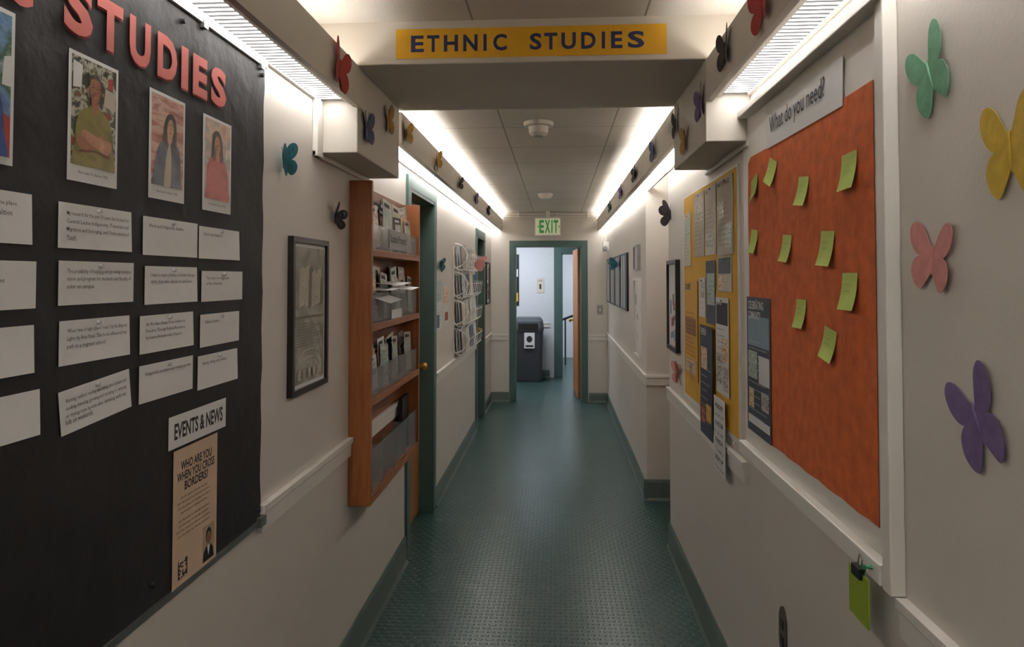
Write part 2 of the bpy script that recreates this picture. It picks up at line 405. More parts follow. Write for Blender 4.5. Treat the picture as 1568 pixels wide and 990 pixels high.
HAIR=photo_mat('hair_dark',['#14100f','#2b201c','#1c1614'],60)
c=lambda n,h:mat(n,h,.6)
def skinm(n,dark,mid,light): return photo_mat(n,[dark,mid,mid,light],30,.45)
SK1=skinm('skin_a','#7d4e38','#99664a','#b07b5c');SK2=skinm('skin_b','#a97a62','#c4937a','#d6a88f');SK3=skinm('skin_c','#93604a','#b27f64','#c5937a')
SHADE=mat('skin_shadow','#74493a',.6);LIP=mat('lip','#8f4a42',.5);TEETH=mat('teeth','#d2c8bd',.4);EYE=mat('eye_brown','#3a2620',.5)
def portrait(S,u0,u1,z0,z1,bg,shirt,skin,style,name='portrait_photo',cap=True,arms=False,extra=None,inner=None,hair=None,lean=0.,sc=.88,light=None):
    """flat printed portrait: one sheet with the picture layered on it"""
    HR=hair or HAIR
    mb=MB();sheet(mb,S,u0,u1,z0,z1,.001,PAPER)
    w=abs(u1-u0);h=z1-z0;D=S.dir
    c0,c1=u0+D*.05*w,u1-D*.05*w;b0=z0+(.13*h if cap else .05*h);b1=z1-.03*h
    W=abs(c1-c0);Hh=b1-b0
    sheet(mb,S,c0,c1,b0,b1,.0023,bg,.0002)
    def sh(P,d,m,sm=True,mir=False,n=4,fig=True):
        for sg in ((1,-1) if mir else (1,)):
            Q=catmull([(sg*x,y) for x,y in P],n) if sm else [Vector(((sg*x),y)) for x,y in P]
            pts=[]
            for q in Q:
                x,y=q[0],q[1]
                if fig: x=x*sc+lean*(y-.2);y=y*(sc+.02)+.0 if y>0 else y
                pts.append(S.P((c0+c1)/2+D*W*min(max(x,-.495),.495),b0+Hh*min(max(y,0),.995),d))
            mb.poly(pts,m)
    d=.0029
    if extra:
        for i,(P,m) in enumerate(extra): sh(P,d+.00001*i,m,False,fig=False)
    if style=='long':
        sh([(-.25,.44),(-.24,.60),(-.21,.76),(-.14,.87),(0,.91),(.14,.87),(.21,.76),(.24,.60),(.26,.44),(.12,.38),(-.12,.38)],d+.0002,HR)
    sh([(-.46,-.05),(-.45,.20),(-.42,.38),(-.33,.50),(-.18,.555),(-.08,.59),(.08,.59),(.18,.555),(.33,.50),(.42,.38),(.45,.20),(.46,-.05)],d+.0003,shirt)
    sh([(-.085,.60),(-.08,.68),(.08,.68),(.085,.60),(.05,.545),(0,.50),(-.05,.545)],d+.0004,skin)
    sh([(-.08,.635),(0,.605),(.08,.635),(.08,.67),(-.08,.67)],d+.0005,SHADE)
    if inner: sh([(-.10,-.05),(-.11,.25),(-.06,.46),(0,.53),(.06,.46),(.11,.25),(.10,-.05)],d+.00045,inner)
    sh([(-.125,.76),(-.118,.69),(-.085,.635),(0,.612),(.085,.635),(.118,.69),(.125,.76),(.108,.835),(0,.865),(-.108,.835)],d+.0006,skin)
    sh([(.125,.76),(.118,.69),(.085,.635),(.03,.617),(.075,.66),(.10,.72),(.105,.80),(.11,.83)],d+.00063,SHADE if style=='short' else skin)
    sh([(-.142,.76),(-.152,.735),(-.142,.71),(-.122,.72),(-.122,.76)],d+.00055,skin,mir=True)
    if style=='long':
        sh([(0,.885),(-.10,.86),(-.155,.78),(-.175,.66),(-.19,.50),(-.115,.53),(-.118,.66),(-.108,.76),(-.06,.82),(0,.845)],d+.0007,HR,mir=True)
    else:
        sh([(-.134,.77),(-.138,.83),(-.095,.88),(0,.90),(.095,.88),(.138,.83),(.134,.77),(.110,.825),(.06,.85),(-.06,.85),(-.110,.825)],d+.0007,HR)
    for sg in (-1,1):
        sh([(sg*.028,.767),(sg*.052,.774),(sg*.076,.767),(sg*.052,.761)],d+.0008,EYE)
        sh([(sg*.025,.787),(sg*.052,.796),(sg*.085,.788),(sg*.052,.791)],d+.0008,EYE)
    sh([(-.018,.715),(0,.728),(.018,.715),(0,.709)],d+.0008,SHADE)
    sh([(-.052,.684),(0,.676),(.052,.684),(.028,.661),(-.028,.661)],d+.0008,LIP)
    sh([(-.04,.681),(0,.675),(.04,.681),(0,.669)],d+.0009,TEETH)
    if arms:
        sh([(-.40,.20),(-.38,.28),(-.1,.275),(.20,.33),(.30,.31),(.28,.25),(.0,.18),(-.25,.15)],d+.0008,skin)
        sh([(.40,.20),(.38,.29),(.15,.29),(-.22,.34),(-.30,.30),(-.22,.25),(.1,.18),(.28,.15)],d+.0009,SK3)
        sh([(-.35,.14),(0,.17),(.35,.14),(.30,.12),(0,.15),(-.30,.12)],d+.0007,SHADE)
    if cap:
        txt(mb,S,'Associate Professor, PhD',u0+D*.2*w,u1-D*.2*w,z0+.06*h,z0+.09*h,.0024,INK)
    return mb.obj(name)
FOL=photo_mat('photo_foliage',['#15180f','#3b4430','#22281b','#b9b5a6','#4c5838','#8e2f2a'],38,const=False)
portrait(LB,.925,1.065,1.776,2.019,photo_mat('photo_coast',['#2b4f86','#6a8fb8','#355a3c','#9fb0b8'],24),photo_mat('photo_blueshirt',['#1f356a','#2f4f92'],30),SK1,'short',cap=False,
  extra=[([(.2,.0),(.5,.0),(.5,.28),(.3,.33)],c('ph_red','#a33a33')),([(.35,.5),(.5,.5),(.5,.72),(.38,.7)],PAPER)])
portrait(LB,1.191,1.331,1.773,2.006,FOL,photo_mat('photo_olive',['#5d571f','#857a36','#6d6428'],18),SK1,'short',arms=True,sc=.97,hair=photo_mat('hair_grey',['#3a3430','#564f49','#2e2926'],60),
  extra=[([(-.48,.7),(-.30,.72),(-.28,.93),(-.48,.95)],PAPER),([(.2,.62),(.48,.60),(.48,.78),(.24,.80)],c('ph_l4','#b6ab98')),([(.30,.80),(.42,.80),(.42,.92),(.30,.90)],c('ph_red','#a33a33'))])
portrait(LB,1.440,1.582,1.770,2.003,photo_mat('photo_brick',['#8f5449','#a87062','#c3a293','#94584c'],26,stretch=(1,.4,2.5)),photo_mat('photo_slate',['#262a3a','#3d4154','#5a5e70'],28),SK2,'long',inner=c('ph_l4','#b6ab98'),lean=.12,sc=.90)
portrait(LB,1.668,1.816,1.766,2.001,photo_mat('photo_room',['#a98672','#c4a58e','#8f8a84','#d0bfae'],18),photo_mat('photo_rust',['#8e2a26','#b0443a','#a13a30'],30),SK3,'long',lean=-.06,sc=.95)

def card(S,corners,lines,name='text_card'):
    mb=MB();(a,b),(c_,d_),(e,f),(g,h)=corners
    P=[S.P(c_,d_,.0032),S.P(g,h,.006 if random.random()<.5 else .0035),S.P(e,f,.0035),S.P(a,b,.0032)]
    mb.prism(P,-S.n()*.001,PAPER)
    w=abs(e-a);hh=b-d_;D=S.dir
    rot=math.atan2((f-b),(e-a)*1.0)
    for i,l in enumerate(lines):
        zt=b-hh*(.18+.175*i)+ (f-b)*.5
        wl=w*.86*min(1,len(l)/40.)
        ux=a+D*w*.07
        txt(mb,S,l,ux,ux+D*wl,zt-.0095,zt,.0072,INK,.004,True,rot)
    pin=S.P((a+e)/2,b-.008+(f-b)/2,.0045)
    mb.tube([pin,Vector(pin)+S.n()*.006],.004,mat('pin_clear','#b9b9b9',.2),8)
    return mb.obj(name)
T=[["an Indigenous Studies and the place","Latina/o Studies of the Coalition"],
["My research for the past 20 years has focused on","Central Latinx Indigeneity, Transnational","Migration and belonging, and Undocumented","Youth."],
["Black and Indigenous Studies."],["Islands and diaspora."],
["to be an organized student","program, and to keep present","in shared growth."],
["The possibility of building and growing a unique","vision and program for students and faculty of","color on campus."],
["I want to teach a lifetime of student dialogue","while they take classes to ourselves."],["The vision for the growth","of the community."],
["the book that was first"],
["When I was in high school I read City the Beyond","Lights by Alex Patel. This book influenced my","path in a migrant school."],
["As We Have Always Done: Indigenous","Freedom Through Radical Resistance","by Leanne Betasamosake Simpson."],["Sofia by Sandra."],
["Decolonizing the Mind"],
["Running, outdoor reading and taking care of plants and","cooking, traveling, growing and studying or camping","or trying new sports also drinking with my","kids on weekends."],
["Being in the mountains and running my own."],["Baking, hiking, and reading."]]
def R4(y0,y1,z0,z1): return ((y0,z1),(y0,z0),(y1,z1),(y1,z0))
cards=[R4(.90,1.106,1.654,1.736),R4(1.170,1.378,1.652,1.732),R4(1.421,1.643,1.648,1.729),R4(1.652,1.865,1.647,1.725),
R4(.90,1.119,1.550,1.627),R4(1.173,1.389,1.552,1.630),R4(1.430,1.642,1.544,1.625),R4(1.667,1.888,1.542,1.617),
R4(.90,1.116,1.445,1.523),R4(1.177,1.377,1.447,1.525),R4(1.415,1.627,1.442,1.521),R4(1.663,1.871,1.432,1.511),
R4(.90,1.132,1.341,1.416),((1.177,1.402),(1.187,1.325),(1.378,1.418),(1.385,1.342)),R4(1.415,1.629,1.340,1.418),R4(1.654,1.861,1.331,1.412)]
for cc,t in zip(cards,T): card(LB,cc,t)
mb=MB();sheet(mb,LB,1.53,1.80,1.217,1.290,.002,PAPER);txt(mb,LB,'EVENTS & NEWS',1.552,1.782,1.235,1.272,.0034,INK,.03)
mb.obj('events_and_news_sign')
KRAFT=mat('kraft_flyer','#c6ab92',.75)
mb=MB();sheet(mb,LB,1.552,1.756,.902,1.210,.002,KRAFT)
for i,l in enumerate(['WHO ARE YOU','WHEN YOU CROSS','BORDERS?']):
    ww=(.145,.175,.11)[i];txt(mb,LB,l,1.654-ww/2,1.654+ww/2,1.160-.024*i,1.181-.024*i,.0034,INK,.03)
BRI=mat('brown_ink','#4b382a',.7)
for i in range(8):
    ww=random.uniform(.11,.165);txt(mb,LB,'Join the panel on identity and place',1.645-ww/2,1.645+ww/2,1.094-.0115*i-(.006 if i>3 else 0),1.1013-.0115*i-(.006 if i>3 else 0),.0034,BRI,.01)
sheet(mb,LB,1.686,1.744,.910,.995,.0033,mat('ph_t2','#a6917c'),.0002)
mb.poly([LB.P(u,z,.0038) for u,z in ((1.688,.910),(1.691,.933),(1.704,.945),(1.726,.945),(1.738,.933),(1.742,.910))],BLACK)
mb.poly([LB.P(u,z,.0039) for u,z in ((1.708,.945),(1.715,.920),(1.722,.945))],PAPER)
ell(mb,LB,1.715,.969,.014,.019,.0040,HAIR);ell(mb,LB,1.715,.964,.0105,.015,.0042,SK1)
rnd=random.Random(3)
for i in range(9):
    for j in range(9):
        if rnd.random()<.5 or (i in(0,8) ) : mb.poly([LB.P(1.575+.0045*a,.916+.0045*b,.0036) for a,b in ((i,j),(i+1,j),(i+1,j+1),(i,j+1))],INK)
mb.obj('borders_flyer')

# ------------------------------------------------------------------ framed pictures
def frame(name,S,u0,u1,z0,z1,art,fm=BLACK,fw=.022,dep=.025,matte=.035):
    mb=MB();D=S.dir
    def bx(a,b,c_,d_,e0,e1,m):
        p=S.P(a,c_,e0);q=S.P(b,d_,e1);mb.box(p[0],q[0],p[1],q[1],p[2],q[2],m)
    f=D*fw
    bx(u0,u1,z1-fw,z1,0,dep,fm);bx(u0,u1,z0,z0+fw,0,dep,fm);bx(u0,u0+f,z0+fw,z1-fw,0,dep,fm);bx(u1-f,u1,z0+fw,z1-fw,0,dep,fm)
    bx(u0+f,u1-f,z0+fw,z1-fw,0,dep*.5,PAPER)
    if art: art(mb,u0+f+D*matte,u1-f-D*matte,z0+fw+matte,z1-fw-matte,dep*.5+.001)
    return mb.obj(name)
def art_book(mb,u0,u1,z0,z1,d):
    S=LW;sheet(mb,S,u0,u1,z0,z1,d,photo_mat('art_wall_reflection',['#77756a','#a29f94','#8a877b','#b6b2a6'],7,.2),.0005)  # print greyed and glossy to stand in for reflection on the glass
    g=[c('art_a','#b4ab97'),c('art_b','#5c5a50'),c('art_c','#cbc3b1'),c('art_d','#74604a')]
    PR=photo_mat('art_print',['#4e4a42','#c9c2b4','#8f897c','#b7b0a2'],60)
    r=random.Random(5);w=u1-u0;h=z1-z0
    for k in range(8):
        a=u0+w*(.14+.10*k);t=.52+.05*r.random();ztop=.78+.10*r.random()
        mb.poly([S.P(a,z0+h*t,d+.0008+.0001*k),S.P(a+w*.13,z0+h*(t+.02),d+.0008+.0001*k),S.P(a+w*.15,z0+h*ztop,d+.0008+.0001*k),S.P(a+w*.02,z0+h*(ztop-.02),d+.0008+.0001*k)],r.choice([g[0],PR,PR,g[1]]))
    sheet(mb,S,u0+w*.02,u1-w*.02,z0+h*.475,z0+h*.49,d+.002,g[1],.0003)
    GA=c('art_and_reflection','#a5a193')  # arcs below are a glass reflection painted on; tone shared with small prints
    for k in range(2):
        pts=[]
        for j in range(11):
            an=math.pi*j/10;pts.append(S.P(u0+w*(.5+(.46-.10*k)*math.cos(an)),z0+h*(.02+(.22-.06*k)*math.sin(an)**.6),d+.001+k*.0003))
        mb.tube(pts,.0018,GA,5)
    for k in range(9): sheet(mb,S,u0+w*.06,u1-w*(.08+.3*r.random()),z0+h*(.27+.02*k),z0+h*(.278+.02*k),d+.001,g[1],.0002)
    for k in range(5): sheet(mb,S,u0+w*(.1+.16*k),u0+w*(.2+.16*k),z0+h*.03,z0+h*.10,d+.003,[PR,GA][k%2],.0003)
frame('framed_picture',LW,2.222,2.575,1.217,1.735,art_book,matte=.014,fw=.018,dep=.02)
def art_abs(S,cols):
    def f(mb,u0,u1,z0,z1,d):
        r=random.Random(int(abs(u0)*100))
        sheet(mb,S,u0,u1,z0,z1,d,cols[0],.0005)
        for k in range(10):
            a=u0+(u1-u0)*r.uniform(0,.75);b=a+(u1-u0)*.2;z=z0+(z1-z0)*r.uniform(.02,.8);sheet(mb,S,a,b,z,z+(z1-z0)*r.uniform(.05,.17),d+.0006+.0001*k,r.choice(cols),.0003)
    return f
frame('framed_picture',LW,8.45,8.88,1.28,1.79,art_abs(LW,[GLASS,PAPER,INK]))
frame('framed_picture',RW,4.26,3.93,1.19,1.70,art_abs(RW,[PAPER,c('art_blue','#6f86a3'),c('art_red','#a0453c'),c('art_b','#5c5a50')]),matte=.02)
frame('framed_picture',RF,5.86,5.50,.98,1.60,art_abs(RF,[PAPER,c('art_c','#cbc3b1'),c('art_blue','#6f86a3')]),fm=WHITE,matte=.02)
frame('framed_picture',RF,5.86,5.55,1.66,1.86,art_abs(RF,[PAPER,c('art_c','#cbc3b1')]),fm=ALU,fw=.012)
for k in range(4):
    a=9.05-.66*k;mb=MB()
    mb.box(.645,.625,a-.60,a,1.30,1.83,BLACK)
    for j in range(2): 
        mb.box(.6249,.6235,a-.19-.22*j,a-.10-.22*j,1.32,1.81,PAPER)
    mb.obj('striped_art_panel')

# ------------------------------------------------------------------ butterflies
UP=[(0.0,.08),(.09,.25),(.23,.46),(.39,.53),(.50,.43),(.48,.22),(.33,.04),(0.0,-.06)]
LO=[(0.0,.04),(.26,.02),(.40,-.07),(.44,-.24),(.36,-.41),(.23,-.48),(.11,-.36),(0.0,-.17)]
def butterfly(S,u,z,w,h,m,rot=0,fold=.25,d=.003,body=None,spots=None):
    mb=MB();D=S.dir
    def pt(x,y,dd):
        x2=x*w*math.cos(rot)-y*h*math.sin(rot);y2=x*w*math.sin(rot)+y*h*math.cos(rot)
        return S.P(u+D*x2,z+y2,dd)
    for sg in (-1,1):
        for wi,Wg in enumerate((UP,LO)):
            o=catmull([(sg*x,y) for x,y in Wg])
            P=[pt(q[0],q[1],d+wi*.0011+abs(q[0])*w*fold) for q in o]
            mb.prism(P,S.n()*.0008,m)
        if spots:
            for (x,y,r) in ((.33,.34,.07),(.25,-.24,.06),(.2,.2,.05)):
                mb.poly([pt(sg*x+r*math.cos(a*.7854),y+r*math.sin(a*.7854),d+abs(x)*w*fold+.0032) for a in range(8)],spots)
    bm=body or m
    mb.tube([pt(0,-.25,d+.001),pt(0,-.1,d+.002),pt(0,.12,d+.002),pt(0,.2,d+.001)],[w*.008,w*.018,w*.02,w*.01],bm,8)
    if fold>.2:
        for sg in (-1,1): mb.tube([pt(0,.18,d+.002),pt(sg*.06,.32,d+.004),pt(sg*.13,.42,d+.005)],.0008,bm,5)
    return mb.obj('paper_butterfly')
bt=lambda n,h:mat('butterfly_'+n,h,.75,var=.12,scale=40,bump=.2,bscale=30)
bG,bY,bP,bV=bt('green','#669a7a'),bt('yellow','#c4a336'),bt('pink','#c98883'),bt('violet','#6d5a86')
bR,bK,bT,bS,bO=bt('red','#9c2f2c'),bt('black','#221e20'),bt('teal','#22606a'),bt('slate','#465070'),bt('ochre','#a8802e')
butterfly(RW,1.306,1.965,.125,.150,bG,.40,.05);butterfly(RW,1.085,1.79,.125,.145,bY,.08,.06)
butterfly(RW,1.308,1.635,.140,.120,bP,-.10,.08);butterfly(RW,1.180,1.373,.130,.155,bV,.5,.05)
butterfly(LW,2.164,1.968,.095,.10,bT,.2,.7,body=bK,spots=bK);butterfly(LW,2.688,1.835,.11,.085,bK,-.3,.6,spots=bS)
VL=Surf('L',-.71);VR=Surf('R',.52);BL=Surf('L',-.715);BR=Surf('R',.518)
butterfly(VL,2.26,2.285,.16,.15,bR,-.2,.15);butterfly(BL,2.62,2.16,.14,.12,bS,.1,.15);butterfly(BL,2.95,2.265,.14,.12,bO,.2,.15)
butterfly(VL,3.30,2.285,.16,.10,bO,.1,.2);butterfly(VL,4.13,2.285,.20,.10,bO,.3,.2);butterfly(VL,5.1,2.285,.2,.09,bK,.1,.2)
butterfly(VL,6.1,2.285,.2,.1,bV,.1,.2);butterfly(VL,7.2,2.285,.2,.1,bK,.1,.2)
butterfly(VR,1.80,2.285,.15,.13,bR,.2,.2);butterfly(VR,2.20,2.30,.15,.12,bK,0,.15);butterfly(BR,2.57,2.225,.14,.12,bV,.1,.15)
butterfly(BR,2.89,2.150,.13,.11,bO,-.1,.15);butterfly(BR,3.10,2.265,.12,.12,bK,.1,.15);butterfly(VR,3.82,2.285,.18,.12,bS,.1,.15)
butterfly(VR,4.7,2.285,.2,.1,bK,.1,.2);butterfly(VR,5.7,2.285,.2,.1,bV,.1,.2);butterfly(VR,6.9,2.285,.2,.1,bT,.1,.2)
butterfly(RW,4.20,1.973,.15,.13,bK,.2,.8,spots=bV);butterfly(RW,3.98,1.08,.12,.12,bP,.1,.5)
butterfly(LW,6.25,1.72,.22,.11,bP,.2,.9,d=.13);butterfly(LW,5.15,1.69,.14,.09,bT,.2,.5);butterfly(RF,7.3,1.74,.2,.1,bT,.2,.9,d=.025)

# ------------------------------------------------------------------ orange board (right wall)
mb=MB()
mb.box(XR,XR-.010,1.466,2.56,1.03,2.16,WHITE)
mb.box(XR,XR-.030,1.430,1.466,.985,2.21,WHITE)
mb.box(XR,XR-.045,1.43,2.498,2.152,2.175,WHITE)
mb.box(XR,XR-.035,1.466,2.56,.99,1.033,WHITE)
mb.obj('whiteboard_panel',.003)
OB=Surf('R',XR-.0126,.981)
ob_=[]
for i in range(21): ob_.append((1.545+.975*i/20,1.078+.002*math.sin(i*2)))
ob_+=[(2.535,1.078)]
for i in range(15): ob_.append((2.535-.004*math.sin(i),1.1+.9*i/14))
ob_+=[(2.50,2.018),(2.2,2.012),(1.9,2.018),(1.545,2.021)]
mb=MB();mb.prism([OB.P(u,z,0) for u,z in ob_],(.0012,0,0),ORANGE);mb.obj('orange_paper_backing')
mb=MB();P=[OB.P(2.30,2.010,.002),OB.P(1.70,2.003,.002),OB.P(1.69,2.118,.004),OB.P(2.305,2.155,.002)]
mb.prism(P,(.001,0,0),PAPER);txt(mb,OB,'What do you need?',2.26,1.80,2.036,2.104,.0058,INK,.008);mb.obj('what_do_you_need_sign')
def note(S,u,z,m=NOTE,s=.078,rot=0):
    mb=MB();n=5;D=S.dir;rows_=[]
    for i in range(n+1):
        zz=.5-i/n;curl=.014*(i/n)**2
        rows_.append([(-.5,zz,curl),(.5,zz,curl)])
    def pt(x,y,dd):
        return S.P(u+D*s*(x*math.cos(rot)-y*math.sin(rot)),z+s*(x*math.sin(rot)+y*math.cos(rot)),.002+dd)
    for i in range(n):
        a,b=rows_[i];c_,d_=rows_[i+1]
        mb.poly([pt(*a),pt(*c_),pt(*d_),pt(*b)],m)
    for k in range(3):
        zz=.2-.18*k;mb.poly([pt(-.3,zz,.006),pt(-.3,zz-.03,.0065),pt(.2,zz-.03,.0065),pt(.2,zz,.006)],NOTE2)
    return mb.obj('sticky_note',0,True)
note(OB,2.25,1.930,rot=-.35);note(OB,2.44,1.905,NOTE2,rot=.3);note(OB,1.972,1.836,rot=-.12);note(OB,1.665,1.844,rot=.02,s=.085)
note(OB,2.455,1.724,rot=-.1);note(OB,2.114,1.686,rot=-.08);note(OB,1.804,1.673,rot=-.06,s=.086);note(OB,1.671,1.569,rot=0,s=.085)
note(OB,1.998,1.502,rot=0);note(OB,1.796,1.437,rot=-.15)
FD=mat('flyer_slate','#39414f',.6);FB=mat('flyer_blue','#7f97a6',.6);FR=mat('flyer_rust','#a14a35',.6)
PH1=photo_mat('print_a',['#2b2b30','#8d8274','#d0cabd','#6a5a4c'],55);PH2=photo_mat('print_b',['#33506b','#b9c4c8','#6f8b5e','#e0dccf'],50)
PH3=photo_mat('print_c',['#151515','#e6e2da','#3c3c3c','#cfcac0'],70);PH4=photo_mat('print_d',['#7b3a28','#d79a4a','#e6dcc4','#4d3a30'],55)
def flyer(name,S,u0,u1,z0,z1,bg,blocks,title=None,tm=None,d=.002,rot=0,rows_n=9,body=INK,seed=1):
    mb=MB();D=S.dir;sheet(mb,S,u0,u1,z0,z1,d,bg,.001,rot)
    w=abs(u1-u0);h=z1-z0;r=random.Random(seed);dd=d+.0014
    for (a,b,c_,e,m) in blocks: sheet(mb,S,u0+D*w*a,u0+D*w*b,z0+h*c_,z0+h*e,dd-.0002,m,.0002,0)
    if title:
        for i,t in enumerate(title): txt(mb,S,t,u0+D*w*.08,u0+D*w*(.08+.84*min(1,len(t)/14)),z1-h*(.07+.075*i)-h*.02,z1-h*(.03+.075*i),dd+.0006,tm or body,.02)
    for i in range(rows_n):
        zt=z0+h*(.68-.6*i/rows_n)
        txt(mb,S,'student community events and classes held this fall term',u0+D*w*.1,u0+D*w*r.uniform(.55,.92),zt-h*.018,zt,dd+.0006,body,.01)
    p=S.P(u0+D*w*.5,z1-.012,dd);mb.tube([p,Vector(p)+S.n()*.006],.0045,ALU,8)
    return mb.obj(name)
flyer('printed_flyer',OB,2.555,2.282,1.076,1.535,FD,[(.05,.95,.64,.86,FB),(.05,.45,.4,.6,PH2),(.52,.95,.38,.58,PAPER),(.05,.95,.06,.12,PAPER),(.62,.92,.2,.33,PH3),(.08,.3,.18,.32,PH4)],['CELEBRATING','COMMUNITY'],PAPER,body=c('fl_pale','#b9c4ce'),rows_n=12)
# ------------------------------------------------------------------ yellow board
mb=MB();mb.box(XR,XR-.008,2.65,3.78,.99,2.02,WHITE);mb.box(XR-.008,XR-.0095,2.66,3.75,1.01,2.01,YELLOW);mb.obj('yellow_bulletin_board')
YB=Surf('R',XR-.0096,.986)
GR=c('fl_grey','#9b9c9c');WARM=mat('paper_warm','#c9c1b4',.8);CRM=mat('paper_cream','#b9b0a2',.8)
flyer('printed_flyer',YB,3.51,3.27,1.70,2.0,CRM,[(.1,.9,.55,.85,PH1)],seed=2)
flyer('printed_flyer',YB,3.25,3.03,1.70,2.0,WARM,[(.1,.9,.1,.3,PH1)],['FALL'],seed=3)
flyer('printed_flyer',YB,3.012,2.74,1.69,2.0,CRM,[(.5,.9,.1,.4,PH2),(.1,.45,.5,.7,PH1)],['MAP OF PLACE'],seed=4)
flyer('printed_flyer',YB,3.79,3.60,1.66,1.93,WARM,[(.1,.9,.5,.9,PH2)],seed=14)
flyer('printed_flyer',YB,3.77,3.43,1.10,1.585,mat('ochre_sheet','#c9952a'),[(.1,.9,.45,.62,c('fl_br','#8a5a2a')),(.1,.9,.05,.2,PH4)],['COURSES'],d=.004,rows_n=14,seed=5)
flyer('printed_flyer',YB,3.24,3.05,1.40,1.675,FD,[(.1,.9,.3,.8,PH2)],seed=6)
flyer('printed_flyer',YB,3.40,3.26,1.42,1.60,PAPER,[(.1,.9,.5,.9,PH3)],seed=16,rows_n=4)
flyer('printed_flyer',YB,3.005,2.77,1.545,1.688,WARM,[(.05,.95,.5,.95,FD),(.05,.4,.05,.45,PH4)],rows_n=3,seed=7)
flyer('printed_flyer',YB,3.315,3.06,.905,1.39,mat('flyer_navy','#262f45',.6),[(.1,.4,.1,.25,FR),(.5,.9,.15,.3,YELLOW),(.1,.6,.6,.8,PH4)],['THE PLAY'],PAPER,d=.0155,body=PAPER,seed=8)
flyer('printed_flyer',YB,3.035,2.815,1.13,1.52,PAPER,[(.05,.95,.72,.95,INK),(.05,.45,.1,.4,PH3),(.5,.95,.35,.6,PH4),(.55,.95,.05,.3,PH3)],['JOIN US'],PAPER,d=.0045,seed=9)
mb=MB();sheet(mb,YB,3.02,2.83,.815,1.115,.018,PAPER)
for i in range(4):
    zz=1.09-.07*i;txt(mb,YB,['WORKSHOP','ALL WELCOME','THURSDAY','SIGN UP'][i],3.0,2.86,zz-.02,zz,.0196,INK,.03)
    txt(mb,YB,'open to every student on campus',2.995,2.87,zz-.032,zz-.026,.0196,INK);sheet(mb,YB,3.0,2.85,zz-.055,zz-.04,.0192,PH3,.0002)
mb.obj('printed_flyer')

mb=MB();TG=mat('lime_tag','#8ea52a',.6)
sheet(mb,RW,1.60,1.505,.885,.985,.038,TG,.003)
mb.box(XR-.036,XR-.048,1.53,1.57,.975,.997,BLACK)
mb.tube([(XR-.042,1.535,.995),(XR-.042,1.528,1.018),(XR-.042,1.540,1.026),(XR-.042,1.550,1.0)],.0015,ALU,6)
mb.tube([(XR-.035,1.50,1.015),(XR-.046,1.50,1.015),(XR-.053,1.50,1.015)],[.006,.003,.006],mat('green_pin','#2f8a5a',.3),8)
mb.tube([(XR-.045,1.50,1.015),(XR-.045,1.51,.995),(XR-.043,1.525,.985)],.001,mat('green_pin','#2f8a5a'),5)
mb.obj('clipped_green_tag')
mb=MB();mb.prism([RW.P(2.185+.032*math.cos(a*math.pi/10),.55+.055*math.sin(a*math.pi/10)+(.02 if math.sin(a*math.pi/10)>0 else -.02),.006) for a in range(20)],(.006,0,0),mat('bronze_plate','#6b6558',.4,metal=.7))
for zz in (.575,.525): mb.box(XR-.006,XR-.0085,2.172,2.198,zz-.014,zz+.014,BLACK)
mb.obj('wall_outlet')
mb=MB();mb.box(.515,.590,9.25,9.243,1.13,1.25,ALU);mb.box(.545,.560,9.243,9.232,1.175,1.205,WHITE);mb.obj('light_switch',.002)

# ------------------------------------------------------------------ brochure rack
rk=bpy.data.objects.new('brochure_rack',None);COL.objects.link(rk)
y0,y1,xf=2.895,3.93,-.765;z0,z1=.665,2.005
mb=MB()
mb.box(XL,xf,y0,y0+.022,z0,z1,WOOD);mb.box(XL,xf,y1-.022,y1,z0,z1,WOOD)
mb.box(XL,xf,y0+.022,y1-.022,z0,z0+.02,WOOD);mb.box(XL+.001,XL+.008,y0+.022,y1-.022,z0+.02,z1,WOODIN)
for z in (1.71,1.395,1.085): mb.box(XL+.008,xf,y0+.022,y1-.022,z-.018,z,WOOD)
for z in (1.71,1.395,1.085,z0+.02): mb.box(xf-.012,xf,y0+.022,y1-.022,z,z+.012,WOOD)
o=mb.obj('cabinet',.0015,parent=rk)
ACR=bpy.data.materials.new('clear_acrylic');ACR.use_nodes=True
_n=ACR.node_tree;_b=_n.nodes['Principled BSDF'];_b.inputs['Base Color'].default_value=(.36,.37,.37,1);_b.inputs['Alpha'].default_value=.30
_z=_n.nodes.new('ShaderNodeTexNoise');_z.inputs['Scale'].default_value=30
_r=_n.nodes.new('ShaderNodeMapRange');_r.inputs[3].default_value=.08;_r.inputs[4].default_value=.2;_n.links.new(_z.outputs['Fac'],_r.inputs[0]);_n.links.new(_r.outputs[0],_b.inputs['Roughness'])
mb=MB()
shz=[(1.71,.12),(1.395,.14),(1.085,.13),(z0+.02,.19)]
for z,h in shz:
    mb.box(xf-.016,xf-.013,y0+.03,y1-.03,z+.013,z+h,ACR)
    for k in range(5):
        yy=y0+.03+(y1-y0-.06)*k/4;mb.box(XL+.012,xf-.016,yy-.0015,yy+.0015,z+.002,z+h*.9,ACR)
mb.obj('acrylic_pockets',parent=rk)
mb=MB();r=random.Random(29)
DKB=c('br_dk','#2c2a2c')
pcs=[[PH1,PH3,PAPER,DKB,PH2,WARM,PH4],[PAPER,PAPER,PH3,WARM,PH1,DKB,PH2],[DKB,PH3,PH1,DKB,PAPER,PH2,PH4]]
